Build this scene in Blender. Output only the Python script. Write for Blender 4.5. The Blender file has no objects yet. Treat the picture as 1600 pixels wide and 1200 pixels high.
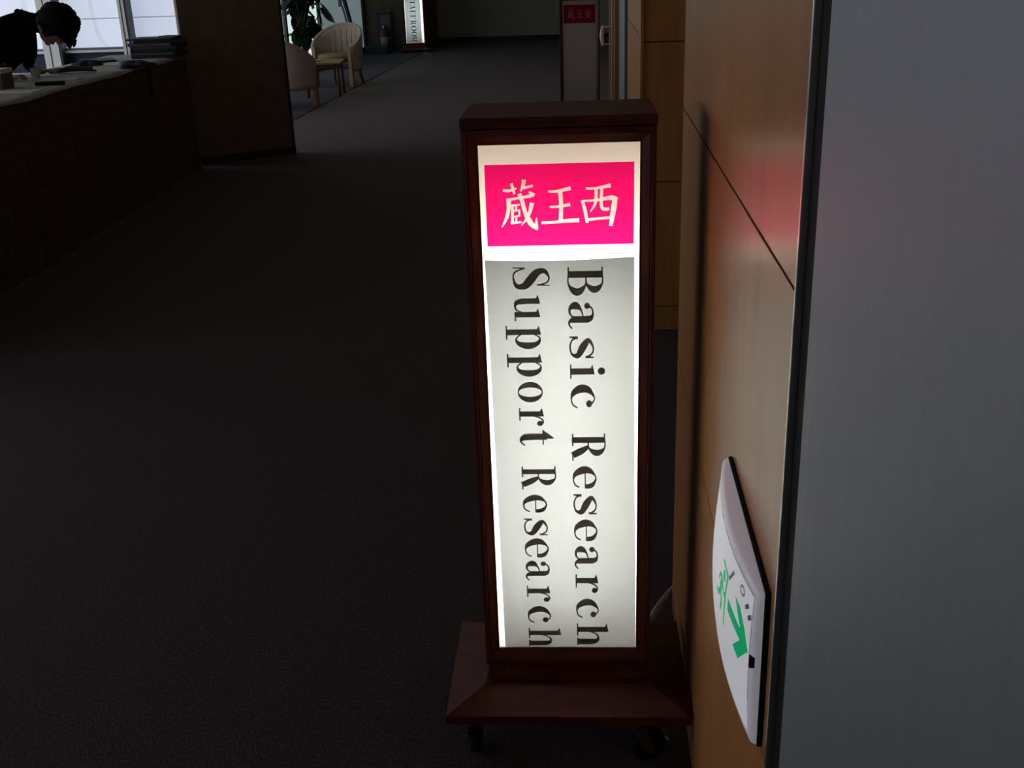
import bpy, bmesh, math, random
from mathutils import Vector, Matrix
from mathutils.geometry import delaunay_2d_cdt
random.seed(7)
SC = bpy.context.scene
COL = SC.collection
PI = math.pi

# ------------------------------------------------------------------ camera
cam_d = bpy.data.cameras.new('camera')
cam = bpy.data.objects.new('camera', cam_d); COL.objects.link(cam)
cam_d.sensor_width = 36.0; cam_d.lens = 1689.52 / 1600 * 36.0
cam_d.clip_start = 0.02; cam_d.clip_end = 200
cam.matrix_world = Matrix(((0.99695330, 0.00543140, 0.07781140, 0),
                           (0.07055962, 0.36242463, -0.92933833, 0),
                           (-0.03324838, 0.93199726, 0.36093719, 1.5),
                           (0, 0, 0, 1)))
SC.camera = cam
# ------------------------------------------------------------------ world, exposure
SC.view_settings.view_transform = 'Standard'; SC.view_settings.look = 'None'
SC.view_settings.gamma = 1.0; SC.view_settings.exposure = 0.0
SC.view_settings.use_curve_mapping = False
W = bpy.data.worlds.new('overcast'); SC.world = W; W.use_nodes = True
W.node_tree.nodes['Background'].inputs[0].default_value = (0.75, 0.85, 1.0, 1)
W.node_tree.nodes['Background'].inputs[1].default_value = 0.55
BAY = 0.53        # radiance of the daylit sheer shades of the bay
LOUNGE = 0.15     # radiance of the denser blinds of the lounge
SIDE = 3.3        # radiance of the unseen side panes, raised to brighten the room
TUBE = 78.0       # fluorescent tube of the near sign

# ------------------------------------------------------------------ materials
MATS = {}
def mat(name, color, rough=0.6, metal=0.0, spec=0.5, var=0.0, scale=(20, 20, 20), detail=3, bump=0.0, emit=None, emit_s=0.0, coat=0.0, coat_r=0.2, c2=None, sheen=0.0):
    if name in MATS: return MATS[name]
    m = bpy.data.materials.new(name); m.use_nodes = True
    nt = m.node_tree; b = nt.nodes['Principled BSDF']
    b.inputs['Base Color'].default_value = (*color, 1); b.inputs['Roughness'].default_value = rough
    b.inputs['Metallic'].default_value = metal; b.inputs['Specular IOR Level'].default_value = spec
    b.inputs['Coat Weight'].default_value = coat; b.inputs['Coat Roughness'].default_value = coat_r
    if sheen:
        b.inputs['Sheen Weight'].default_value = sheen; b.inputs['Sheen Roughness'].default_value = 0.45; b.inputs['Sheen Tint'].default_value = (0.9, 0.75, 0.8, 1)
    if emit:
        b.inputs['Emission Color'].default_value = (*emit, 1); b.inputs['Emission Strength'].default_value = emit_s
    if var or bump or c2:
        tc = nt.nodes.new('ShaderNodeTexCoord'); mp = nt.nodes.new('ShaderNodeMapping')
        nz = nt.nodes.new('ShaderNodeTexNoise'); rp = nt.nodes.new('ShaderNodeValToRGB')
        mp.inputs['Scale'].default_value = scale; nz.inputs['Scale'].default_value = 1.0; nz.inputs['Detail'].default_value = detail
        nt.links.new(tc.outputs['Object'], mp.inputs['Vector']); nt.links.new(mp.outputs['Vector'], nz.inputs['Vector'])
        a = tuple(max(0, c * (1 - var)) for c in color); d = c2 if c2 else tuple(min(1, c * (1 + var)) for c in color)
        rp.color_ramp.elements[0].position = 0.3; rp.color_ramp.elements[1].position = 0.7
        rp.color_ramp.elements[0].color = (*a, 1); rp.color_ramp.elements[1].color = (*d, 1)
        nt.links.new(nz.outputs['Fac'], rp.inputs['Fac']); nt.links.new(rp.outputs['Color'], b.inputs['Base Color'])
        if bump:
            bn = nt.nodes.new('ShaderNodeBump'); bn.inputs['Strength'].default_value = bump; bn.inputs['Distance'].default_value = 0.004
            nt.links.new(nz.outputs['Fac'], bn.inputs['Height']); nt.links.new(bn.outputs['Normal'], b.inputs['Normal'])
    MATS[name] = m; return m

def mix_mat(name, build):
    m = bpy.data.materials.new(name); m.use_nodes = True; nt = m.node_tree
    for n in list(nt.nodes): nt.nodes.remove(n)
    out = nt.nodes.new('ShaderNodeOutputMaterial')
    nt.links.new(build(nt), out.inputs['Surface']); MATS[name] = m; return m
def nodes_mix(nt, fac, a, b):
    mx = nt.nodes.new('ShaderNodeMixShader')
    if isinstance(fac, float): mx.inputs[0].default_value = fac
    else: nt.links.new(fac, mx.inputs[0])
    nt.links.new(a, mx.inputs[1]); nt.links.new(b, mx.inputs[2]); return mx.outputs[0]
def sh(nt, kind, color, rough=None):
    n = nt.nodes.new(kind); n.inputs['Color'].default_value = (*color, 1)
    if rough is not None: n.inputs['Roughness'].default_value = rough
    return n.outputs[0]

M_carpet = mat('carpet', (0.072, 0.054, 0.057), 0.95, spec=0.1, var=0.5, scale=(260, 120, 200), bump=0.9, sheen=0.15)
M_carpet2 = mat('lounge_carpet', (0.045, 0.040, 0.058), 0.95, spec=0.1, var=0.4, scale=(200, 120, 200), bump=0.6, sheen=0.07)
M_maple = mat('maple_veneer', (0.49, 0.225, 0.075), 0.32, var=0.13, scale=(30, 26, 3.2), detail=6, bump=0.05, spec=0.42)
M_joint = mat('dark_joint', (0.03, 0.012, 0.006), 0.8)  # dark backing colour in the panel joints
M_metal = mat('brushed_grey_metal', (0.29, 0.31, 0.34), 0.58, metal=0.7, var=0.03, scale=(60, 60, 1.5))
M_alu = mat('aluminium', (0.75, 0.75, 0.76), 0.3, metal=1.0)
M_black = mat('black_rubber', (0.010, 0.011, 0.011), 0.75, spec=0.15)
M_blacktrim = mat('black_trim', (0.018, 0.02, 0.02), 0.5)
M_plaster = mat('warm_plaster', (0.38, 0.30, 0.22), 0.8, var=0.08, scale=(3, 3, 3))
M_wallwhite = mat('pale_wall', (0.55, 0.52, 0.47), 0.85, var=0.05, scale=(2, 2, 2))
M_ceil = mat('ceiling_board', (0.74, 0.72, 0.68), 0.9, var=0.04, scale=(4, 4, 4))
M_brownwall = mat('brown_wallcloth', (0.17, 0.115, 0.075), 0.75, var=0.12, scale=(9, 9, 9), bump=0.1)
M_mahog = mat('mahogany', (0.10, 0.017, 0.005), 0.42, var=0.35, scale=(5, 60, 60), detail=5, spec=0.4)
M_mahog_v = mat('mahogany_upright', (0.10, 0.017, 0.005), 0.42, var=0.35, scale=(70, 70, 4), detail=5, spec=0.4)
M_liner = mat('white_liner', (0.82, 0.81, 0.78), 0.7)
M_chrome = mat('chrome', (0.7, 0.7, 0.72), 0.18, metal=1.0)
M_cordm = mat('grey_cord', (0.32, 0.31, 0.30), 0.55)
M_white = mat('white_paint', (0.70, 0.72, 0.70), 0.5)
M_wframe = mat('window_white', (0.62, 0.66, 0.62), 0.45, emit=(0.8, 0.95, 0.85), emit_s=0.0)
M_exit = mat('exit_housing', (0.84, 0.83, 0.90), 0.35, spec=0.5, emit=(0.88, 0.87, 1.0), emit_s=0.13)  # faint lavender glow added to brighten the housing
M_paper = mat('sheet_white', (0.62, 0.62, 0.58), 0.8, var=0.05, scale=(10, 10, 10))
M_green = mat('dark_green_card', (0.004, 0.020, 0.013), 0.6, var=0.2, scale=(8, 8, 8))
M_navy = mat('navy_cloth', (0.012, 0.014, 0.045), 0.7, var=0.3, scale=(30, 30, 30))
M_cloth = mat('white_tablecloth', (0.36, 0.36, 0.33), 0.85, var=0.06, scale=(6, 6, 6))
M_suit = mat('black_wool', (0.006, 0.006, 0.007), 0.95, spec=0.05)
M_skin = mat('skin', (0.34, 0.18, 0.12), 0.55)
M_hair = mat('black_hair', (0.004, 0.003, 0.004), 0.8, spec=0.15, var=0.4, scale=(80, 80, 80))
M_leaf = mat('monstera_leaf', (0.003, 0.009, 0.004), 0.6, spec=0.06, var=0.3, scale=(6, 6, 6))
M_stem = mat('plant_stem', (0.03, 0.05, 0.015), 0.6)
M_pot = mat('glazed_pot', (0.05, 0.04, 0.035), 0.4)
M_soil = mat('soil', (0.02, 0.014, 0.01), 0.95)
M_wicker = mat('pale_wicker', (0.46, 0.36, 0.30), 0.6, var=0.2, scale=(60, 60, 14), bump=0.4)
M_oak = mat('oak', (0.30, 0.17, 0.07), 0.45, var=0.2, scale=(40, 40, 5))
M_dwood = mat('dark_leg_wood', (0.12, 0.05, 0.025), 0.5, var=0.2, scale=(40, 40, 5))
M_cush = mat('seat_cushion', (0.25, 0.15, 0.09), 0.9, var=0.1, scale=(30, 30, 30))
M_red = mat('extinguisher_red', (0.22, 0.008, 0.010), 0.35)
M_dgrey = mat('dark_grey', (0.05, 0.05, 0.055), 0.5)
M_ivory = mat('ivory_resin', (0.88, 0.84, 0.77), 0.22)
M_cardb = mat('cardboard', (0.10, 0.075, 0.05), 0.8)
M_pole = mat('dark_pole', (0.012, 0.010, 0.025), 0.5)
M_bluegrey = mat('blue_grey_plastic', (0.09, 0.12, 0.17), 0.5)
M_dgreen = mat('planter_green', (0.006, 0.040, 0.028), 0.5)
M_textgrey = mat('printed_grey', (0.34, 0.33, 0.38), 0.5)
M_textgreen = mat('printed_green', (0.0, 0.33, 0.11), 0.4, emit=(0.0, 0.75, 0.30), emit_s=0.26)
M_exitface = mat('exit_diffuser', (0.72, 0.72, 0.76), 0.35, emit=(0.95, 0.93, 1.0), emit_s=0.30)

def quilt(name, c1, c2):
    m = bpy.data.materials.new(name); m.use_nodes = True; nt = m.node_tree; b = nt.nodes['Principled BSDF']
    b.inputs['Roughness'].default_value = 0.85; b.inputs['Specular IOR Level'].default_value = 0.2
    tc = nt.nodes.new('ShaderNodeTexCoord'); mp = nt.nodes.new('ShaderNodeMapping'); mp.inputs['Rotation'].default_value = (PI / 4, 0, 0)
    mp.inputs['Scale'].default_value = (16, 16, 16)
    ck = nt.nodes.new('ShaderNodeTexChecker'); ck.inputs['Scale'].default_value = 1.0
    ck.inputs['Color1'].default_value = (*c1, 1); ck.inputs['Color2'].default_value = (*c2, 1)
    nt.links.new(tc.outputs['Object'], mp.inputs['Vector']); nt.links.new(mp.outputs['Vector'], ck.inputs['Vector'])
    nt.links.new(ck.outputs['Color'], b.inputs['Base Color']); MATS[name] = m; return m
M_skirt = quilt('brocade_skirt', (0.105, 0.066, 0.028), (0.078, 0.048, 0.020))

def emitter(name, color, strength):
    return mix_mat(name, lambda nt: _em(nt, color, strength))
def _em(nt, color, s):
    e = nt.nodes.new('ShaderNodeEmission'); e.inputs[0].default_value = (*color, 1); e.inputs[1].default_value = s; return e.outputs[0]
def shade_mat(name, color, strength):
    # a diffusing shade, its emission standing in for daylight from outside
    def b(nt):
        p = nt.nodes.new('ShaderNodeBsdfPrincipled'); p.inputs['Base Color'].default_value = (0.5, 0.5, 0.5, 1); p.inputs['Roughness'].default_value = 0.9
        p.inputs['Emission Color'].default_value = (*color, 1); p.inputs['Emission Strength'].default_value = strength
        return p.outputs[0]
    return mix_mat(name, b)
M_shade = shade_mat('sheer_shade', (0.80, 0.90, 1.13), BAY)
M_shade2 = shade_mat('lounge_blind', (0.80, 1.05, 1.12), LOUNGE)
M_side = shade_mat('added_bright_pane', (0.95, 0.98, 1.05), SIDE)  # emission added to brighten the room from the left
M_pane = shade_mat('frosted_pane', (0.82, 1.0, 0.95), 0.75)
M_acrylic = mix_mat('opal_acrylic', lambda nt: nodes_mix(nt, 0.05, nodes_mix(nt, 0.34, sh(nt, 'ShaderNodeBsdfTranslucent', (0.93, 0.88, 0.80)), sh(nt, 'ShaderNodeBsdfDiffuse', (0.75, 0.74, 0.71))), sh(nt, 'ShaderNodeBsdfGlossy', (1, 1, 1), 0.25)))
M_pink = mix_mat('pink_film', lambda nt: nodes_mix(nt, 0.03, sh(nt, 'ShaderNodeBsdfTransparent', (0.76, 0.007, 0.155)), sh(nt, 'ShaderNodeBsdfDiffuse', (0.65, 0.01, 0.15))))
def _paper(nt):
    tc = nt.nodes.new('ShaderNodeTexCoord'); nz = nt.nodes.new('ShaderNodeTexNoise'); nz.inputs['Scale'].default_value = 260; nz.inputs['Detail'].default_value = 5
    rp = nt.nodes.new('ShaderNodeValToRGB'); rp.color_ramp.elements[0].position = 0.25; rp.color_ramp.elements[1].position = 0.75
    rp.color_ramp.elements[0].color = (0.101, 0.117, 0.131, 1); rp.color_ramp.elements[1].color = (0.108, 0.125, 0.140, 1)
    tr = nt.nodes.new('ShaderNodeBsdfTransparent')
    nt.links.new(tc.outputs['Object'], nz.inputs['Vector']); nt.links.new(nz.outputs['Fac'], rp.inputs['Fac']); nt.links.new(rp.outputs['Color'], tr.inputs['Color'])
    return nodes_mix(nt, 0.12, tr.outputs[0], sh(nt, 'ShaderNodeBsdfDiffuse', (0.8, 0.8, 0.78)))
M_backpaper = mix_mat('backlit_paper', _paper)
M_ink = mix_mat('black_ink', lambda nt: nodes_mix(nt, 0.5, sh(nt, 'ShaderNodeBsdfTransparent', (0.10, 0.075, 0.07)), sh(nt, 'ShaderNodeBsdfDiffuse', (0.012, 0.010, 0.009))))
M_charfilm = mix_mat('pale_film', lambda nt: nodes_mix(nt, 0.03, sh(nt, 'ShaderNodeBsdfTransparent', (0.80, 0.71, 0.72)), sh(nt, 'ShaderNodeBsdfDiffuse', (0.7, 0.6, 0.6))))
M_tube = emitter('fluorescent_tube', (1.0, 0.955, 0.87), TUBE)
M_tube2 = emitter('cool_fluorescent_tube', (0.90, 0.98, 1.0), 48.0)

# ------------------------------------------------------------------ mesh helpers
class MB:
    def __init__(s): s.v = []; s.f = []
    def add(s, vs, fs):
        o = len(s.v); s.v += [tuple(v) for v in vs]; s.f += [tuple(i + o for i in f) for f in fs]; return s
    def box(s, x0, x1, y0, y1, z0, z1, b=0.0):
        if b <= 0:
            vs = [(x, y, z) for z in (z0, z1) for y in (y0, y1) for x in (x0, x1)]
            return s.add(vs, [(0, 2, 3, 1), (4, 5, 7, 6), (0, 1, 5, 4), (2, 6, 7, 3), (0, 4, 6, 2), (1, 3, 7, 5)])
        bm = bmesh.new(); bmesh.ops.create_cube(bm, size=1)
        for v in bm.verts: v.co = Vector(((x0 + x1) / 2 + v.co.x * (x1 - x0), (y0 + y1) / 2 + v.co.y * (y1 - y0), (z0 + z1) / 2 + v.co.z * (z1 - z0)))
        bmesh.ops.bevel(bm, geom=bm.edges[:], offset=b, segments=2, affect='EDGES', profile=0.7)
        return s.bm(bm)
    def bm(s, bm, m=None):
        bm.verts.index_update()
        s.add([(m @ v.co) if m else v.co.copy() for v in bm.verts], [[v.index for v in f.verts] for f in bm.faces]); bm.free(); return s
    def tube(s, pts, rad, n=10, cap=True):
        pts = [Vector(p) for p in pts]; k = len(pts)
        rad = rad if isinstance(rad, (list, tuple)) else [rad] * k
        vs = []; up = None
        for i, p in enumerate(pts):
            t = (pts[min(i + 1, k - 1)] - pts[max(i - 1, 0)]).normalized()
            if up is None: up = t.orthogonal().normalized()
            up = (up - t * up.dot(t))
            if up.length < 1e-6: up = t.orthogonal()
            up.normalize(); r = t.cross(up)
            for j in range(n):
                a = 2 * PI * j / n; vs.append(p + (up * math.cos(a) + r * math.sin(a)) * rad[i])
        fs = [(i * n + j, i * n + (j + 1) % n, (i + 1) * n + (j + 1) % n, (i + 1) * n + j) for i in range(k - 1) for j in range(n)]
        if cap: fs += [tuple(range(n - 1, -1, -1)), tuple((k - 1) * n + j for j in range(n))]
        return s.add(vs, fs)
    def lathe(s, prof, c=(0, 0, 0), n=20, axis='z'):
        vs = []; k = len(prof)
        for r, h in prof:
            for j in range(n):
                a = 2 * PI * j / n; x, y = r * math.cos(a), r * math.sin(a)
                p = (x, y, h) if axis == 'z' else ((h, x, y) if axis == 'x' else (x, h, y))
                vs.append((c[0] + p[0], c[1] + p[1], c[2] + p[2]))
        fs = [(i * n + j, i * n + (j + 1) % n, (i + 1) * n + (j + 1) % n, (i + 1) * n + j) for i in range(k - 1) for j in range(n)]
        fs += [tuple(range(n - 1, -1, -1)), tuple((k - 1) * n + j for j in range(n))]
        return s.add(vs, fs)
    def prism(s, poly, f0, f1):
        # poly: 2D points; f0/f1 map a 2D point to 3D for the two ends
        n = len(poly); s.add([f0(*p) for p in poly] + [f1(*p) for p in poly],
              [tuple(range(n - 1, -1, -1)), tuple(range(n, 2 * n))] + [(i, (i + 1) % n, n + (i + 1) % n, n + i) for i in range(n)]); return s
    def xf(s, m): s.v = [tuple(m @ Vector(v)) for v in s.v]; return s
    def build(s, name, m, parent=None, smooth=False, fix=True):
        me = bpy.data.meshes.new(name); me.from_pydata(s.v, [], s.f); me.update()
        if fix:
            b = bmesh.new(); b.from_mesh(me); bmesh.ops.recalc_face_normals(b, faces=b.faces[:]); b.to_mesh(me); b.free()
        me.materials.append(m)
        if smooth:
            for p in me.polygons: p.use_smooth = True
        o = bpy.data.objects.new(name, me); COL.objects.link(o)
        if parent: o.parent = parent
        return o
def tag(o, label=None, cat=None, group=None, kind=None):
    if label: o['label'] = label
    if cat: o['category'] = cat
    if group: o['group'] = group
    if kind: o['kind'] = kind
    return o
def empty(name, loc=(0, 0, 0), rz=0.0, s=1.0):
    o = bpy.data.objects.new(name, None); COL.objects.link(o); o.location = loc; o.rotation_euler = (0, 0, rz); o.scale = (s, s, s); o.empty_display_size = 0.1; return o
def struct(o, label): return tag(o, label, None, None, 'structure')

# ------------------------------------------------------------------ lettering
def stroke(pts, ws, sub=6):
    if max(ws) < 1: ws = [max(w, .045) if max(ws) > .05 and max(p[0] for p in pts) < 1.3 and max(ws) < .9 and max(abs(p[0]) for p in pts) > .06 else w for w in ws]
    n = len(pts)
    if n == 2: C = [(*pts[0], ws[0]), (*pts[1], ws[1])]
    else:
        P = [(*p, w) for p, w in zip(pts, ws)]; C = []
        for i in range(n - 1):
            p0, p1, p2, p3 = P[max(i - 1, 0)], P[i], P[i + 1], P[min(i + 2, n - 1)]
            for k in range(sub):
                t = k / sub
                C.append(tuple(0.5 * (2 * b + (c - a) * t + (2 * a - 5 * b + 4 * c - d) * t * t + (3 * b - a - 3 * c + d) * t ** 3) for a, b, c, d in zip(p0, p1, p2, p3)))
        C.append(P[-1])
    if max(ws) < .9 and max(ws) > .1: C = [(x, y, w * (1.1 if w > .1 else 1)) for x, y, w in C]
    L, R = [], []
    for i, (x, y, w) in enumerate(C):
        a = C[max(i - 1, 0)]; b = C[min(i + 1, len(C) - 1)]; dx, dy = b[0] - a[0], b[1] - a[1]; l = math.hypot(dx, dy) or 1
        nx, ny = -dy / l * w / 2, dx / l * w / 2; L.append((x + nx, y + ny)); R.append((x - nx, y - ny))
    return [[L[i], L[i + 1], R[i + 1], R[i]] for i in range(len(C) - 1)]
def rect(x0, y0, x1, y1): return [[(x0, y0), (x1, y0), (x1, y1), (x0, y1)]]
def disc(x, y, r, ry=None): return [[(x + r * math.cos(a * PI / 8), y + (ry or r) * math.sin(a * PI / 8)) for a in range(16)]]
def ring(cx, cy, rx, ry, tx, ty, n=28):
    o = []
    for i in range(n):
        a, b = 2 * PI * i / n, 2 * PI * (i + 1) / n
        o.append([(cx + rx * math.cos(a), cy + ry * math.sin(a)), (cx + rx * math.cos(b), cy + ry * math.sin(b)),
                  (cx + (rx - tx) * math.cos(b), cy + (ry - ty) * math.sin(b)), (cx + (rx - tx) * math.cos(a), cy + (ry - ty) * math.sin(a))])
    return o
H_ = 0.045
G = {
 'B': rect(.12, 0, .33, 1) + rect(0, 0, .2, H_) + rect(0, 1 - H_, .2, 1) + stroke([(.25, .982), (.52, .975), (.70, .76), (.52, .54), (.25, .525)], [.035, .06, .2, .06, .035]) + stroke([(.25, .51), (.55, .505), (.77, .265), (.55, .03), (.25, .018)], [.035, .06, .22, .06, .035]),
 'R': rect(.12, 0, .33, 1) + rect(0, 0, .45, H_) + rect(0, 1 - H_, .2, 1) + stroke([(.25, .982), (.52, .975), (.70, .75), (.52, .51), (.25, .495)], [.035, .06, .21, .06, .035]) + stroke([(.46, .5), (.62, .28), (.78, .02)], [.1, .21, .21]) + rect(.68, 0, .98, H_),
 'a': stroke([(.12, .52), (.2, .66), (.35, .7), (.47, .63), (.5, .5)], [.05, .05, .06, .14, .18]) + disc(.14, .535, .085) + rect(.41, .12, .59, .52) + stroke([(.5, .16), (.56, .03), (.66, .025), (.75, .1)], [.17, .08, .05, .03]) + stroke([(.45, .42), (.25, .36), (.13, .2), (.2, .05), (.34, .04), (.45, .14)], [.03, .06, .19, .1, .06, .03]),
 's': stroke([(.5, .52), (.42, .66), (.28, .69), (.13, .56), (.28, .39), (.46, .25), (.44, .08), (.27, .02), (.12, .08), (.06, .22)], [.02, .04, .05, .11, .18, .13, .06, .05, .04, .02]) + [[(.47, .47), (.53, .47), (.53, .71), (.50, .71)], [(.03, 0), (.06, 0), (.10, .25), (.03, .25)]],
 'i': rect(.12, 0, .31, .68) + rect(0, 0, .43, H_) + [[(.0, .66), (.12, .6), (.31, .6), (.31, .72)]] + disc(.21, .92, .11),
 'c': stroke([(.5, .56), (.42, .67), (.3, .69), (.13, .52), (.1, .3), (.2, .09), (.35, .02), (.5, .07), (.57, .2)], [.06, .04, .05, .15, .19, .13, .05, .04, .02]) + disc(.475, .545, .09),
 'e': stroke([(.55, .38), (.52, .57), (.37, .69), (.24, .67), (.11, .5), (.1, .3), (.2, .09), (.35, .02), (.5, .07), (.57, .2)], [.11, .12, .06, .05, .15, .19, .13, .05, .04, .02]) + rect(.1, .36, .6, .395),
 'r': rect(.12, 0, .3, .68) + rect(0, 0, .44, H_) + [[(.0, .66), (.12, .6), (.3, .6), (.3, .72)]] + stroke([(.28, .42), (.35, .6), (.46, .69), (.55, .66)], [.03, .05, .05, .08]) + disc(.54, .6, .09),
 'h': rect(.12, 0, .3, .98) + rect(0, 0, .42, H_) + [[(.0, .96), (.12, .9), (.3, .9), (.3, 1.02)]] + stroke([(.28, .42), (.37, .62), (.5, .69), (.6, .62), (.63, .45), (.63, 0)], [.03, .05, .08, .14, .18, .18]) + rect(.5, 0, .76, H_),
 'S': stroke([(.58, .72), (.5, .93), (.34, .985), (.16, .86), (.2, .66), (.42, .48), (.6, .32), (.6, .1), (.36, .012), (.18, .06), (.07, .3)], [.02, .05, .05, .13, .19, .22, .19, .12, .05, .05, .02]) + [[(.55, .66), (.6, .66), (.61, 1), (.58, 1)], [(.03, 0), (.06, 0), (.09, .34), (.04, .34)]],
 'u': rect(.12, .2, .3, .68) + [[(.0, .66), (.12, .6), (.3, .6), (.3, .72)]] + stroke([(.21, .26), (.25, .09), (.37, .025), (.5, .07), (.58, .22)], [.18, .14, .07, .04, .03]) + rect(.56, .0, .74, .68) + [[(.44, .66), (.56, .6), (.74, .6), (.74, .72)]] + rect(.7, 0, .86, H_),
 'p': rect(.12, -.27, .3, .68) + rect(0, -.27, .44, -.27 + H_) + [[(.0, .66), (.12, .6), (.3, .6), (.3, .72)]] + stroke([(.28, .52), (.41, .68), (.58, .6), (.65, .35), (.58, .1), (.43, .015), (.28, .15)], [.03, .05, .13, .2, .13, .05, .03]),
 'o': ring(.33, .35, .33, .36, .18, .035),
 't': stroke([(.24, .78), (.24, .22), (.3, .06), (.4, .03), (.5, .14)], [.17, .18, .13, .05, .03]) + rect(.03, .65, .48, .69) + [[(.03, .67), (.16, .66), (.3, .66), (.3, .98), (.27, .98)]],
 'T': rect(.37, 0, .57, 1) + rect(0, .965, .94, 1) + rect(.24, 0, .7, H_) + [[(0, .72), (.03, .72), (.09, .98), (0, .98)], [(.94, .72), (.94, .98), (.85, .98), (.91, .72)]],
 'A': stroke([(.14, .02), (.46, .98)], [.04, .04]) + stroke([(.48, 1.0), (.8, 0)], [.2, .2]) + rect(.25, .3, .68, .34) + rect(0, 0, .28, H_) + rect(.6, 0, 1.0, H_),
 'F': rect(.12, 0, .32, 1) + rect(0, 0, .46, H_) + rect(0, .965, .75, 1) + rect(.3, .48, .6, .54) + [[(.75, .7), (.75, .98), (.66, .98), (.72, .7)]] + rect(.54, .4, .57, .64),
 'O': ring(.44, .5, .44, .51, .2, .035),
 'M': rect(.1, 0, .14, 1) + rect(.82, 0, 1.02, 1) + stroke([(.16, .98), (.55, .02)], [.2, .16]) + stroke([(.55, .02), (.85, .98)], [.04, .04]) + rect(0, 0, .26, H_) + rect(.72, 0, 1.12, H_) + rect(0, .965, .2, 1) + rect(.85, .965, 1.12, 1),
}
def area(p): return 0.5 * sum(p[i][0] * p[(i + 1) % len(p)][1] - p[(i + 1) % len(p)][0] * p[i][1] for i in range(len(p)))
def cdt(polys, outer=None):
    """triangles of the union of polys, or of the outer rectangle without them"""
    vs, fs = [], []
    tri = []
    for p in polys: tri += [p] if len(p) != 4 else [[p[0], p[1], p[2]], [p[0], p[2], p[3]]]
    for p in ([outer] if outer else []) + tri:
        p = list(p)
        if abs(area(p)) < 1e-11: continue
        if area(p) < 0: p.reverse()
        fs.append(list(range(len(vs), len(vs) + len(p)))); vs += [Vector(q) for q in p]
    V, E_, F, _, _, of = delaunay_2d_cdt(vs, [], fs, 1, 1e-6, True)
    keep = [f for f, o in zip(F, of) if (set(o) == {0} if outer else len(o) > 0)]
    return [tuple(v) for v in V], [tuple(f) for f in keep]
def plane_print(name, polys, to3d, m, parent, outer=None):
    V, F = cdt(polys, outer)
    return MB().add([to3d(*v) for v in V], F).build(name, m, parent, fix=False)

# kanji traced as brush strokes, in a 1600 x 985 box
KZ = {
 'kura': [([(285, 345), (340, 350), (415, 325)], [22, 24, 16]), ([(365, 280), (395, 380)], [26, 20]), ([(485, 245), (480, 290), (455, 355)], [36, 30, 14]), ([(480, 322), (572, 303)], [24, 20]),
          ([(535, 360), (585, 395)], [16, 36]), ([(318, 440), (400, 425), (480, 412), (555, 398)], [24, 20, 22, 30]), ([(340, 438), (338, 520), (320, 610), (275, 700)], [42, 32, 28, 10]),
          ([(442, 378), (470, 450), (500, 560), (555, 665), (620, 725)], [34, 34, 34, 46, 14]), ([(605, 712), (608, 605)], [38, 6]), ([(565, 465), (530, 590), (462, 685)], [36, 24, 8]),
          ([(374, 480), (377, 662)], [24, 24]), ([(366, 492), (448, 482)], [16, 14]), ([(412, 490), (410, 535)], [18, 18]), ([(380, 545), (448, 534)], [14, 16]), ([(442, 534), (442, 595)], [16, 16]),
          ([(380, 600), (450, 590)], [14, 14]), ([(412, 595), (412, 655)], [18, 18]), ([(360, 662), (465, 650)], [22, 18])],
 'ou': [([(718, 355), (800, 355), (937, 325)], [18, 24, 32]), ([(735, 505), (820, 500), (932, 480)], [16, 22, 28]), ([(835, 350), (845, 500), (840, 650)], [36, 34, 36]), ([(655, 658), (780, 652), (900, 638), (1018, 632)], [24, 24, 32, 36])],
 'nishi': [([(1082, 328), (1180, 325), (1320, 298)], [20, 20, 34]), ([(1180, 325), (1175, 460), (1125, 552)], [26, 24, 8]), ([(1235, 322), (1230, 480), (1255, 525), (1308, 520)], [26, 26, 30, 24]),
           ([(1046, 440), (1075, 540), (1095, 658)], [26, 30, 24]), ([(1050, 446), (1180, 440), (1325, 415), (1378, 438)], [16, 20, 38, 44]), ([(1362, 430), (1345, 540), (1320, 688)], [42, 44, 30]), ([(1090, 628), (1200, 617), (1330, 605)], [24, 22, 24])],
 'higashi': [([(1070, 370), (1370, 350)], [24, 30]), ([(1215, 270), (1215, 690)], [34, 34]), ([(1110, 420), (1115, 560)], [26, 26]), ([(1110, 425), (1330, 415)], [22, 24]), ([(1330, 415), (1320, 560)], [30, 28]), ([(1115, 488), (1320, 480)], [18, 18]), ([(1115, 555), (1320, 548)], [20, 20]), ([(1200, 560), (1130, 640), (1040, 690)], [26, 22, 8]), ([(1230, 560), (1300, 640), (1390, 690)], [14, 28, 34])],
}
def kanji_polys(names):
    out = []
    A, B, C, D = (-0.1411, 1.211), (0.1335, 1.2042), (-0.1491, 1.0368), (0.1351, 1.0312)
    def m(x, y):
        s, t = x / 1600, y / 985
        return tuple((A[i] * (1 - s) + B[i] * s) * (1 - t) + (C[i] * (1 - s) + D[i] * s) * t for i in (0, 1))
    for n in names:
        for pts, ws in KZ[n]:
            out += [[m(*q) for q in p] for p in stroke(pts, [w * 1.14 for w in ws], 4)]
    return out
def text_polys(items, base0, base1, zb0, zb1, cap):
    """items: (glyph, z_top, z_bottom); text reads downward, letter tops to the right"""
    out = []
    for g, za, zb in items:
        one = []; out.append(one)
        xs = [p[0] for q in G[g] for p in q]; x0, x1 = min(xs), max(xs)
        zc = (za + zb) / 2; b = base0 + (base1 - base0) * (zb0 - zc) / (zb0 - zb1)
        for q in G[g]: one.append([(b + y * cap, za + (zb - za) * (x - x0) / (x1 - x0)) for x, y in q])
    return out

# ================================================================== STRUCTURE
WX = 0.1846
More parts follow.
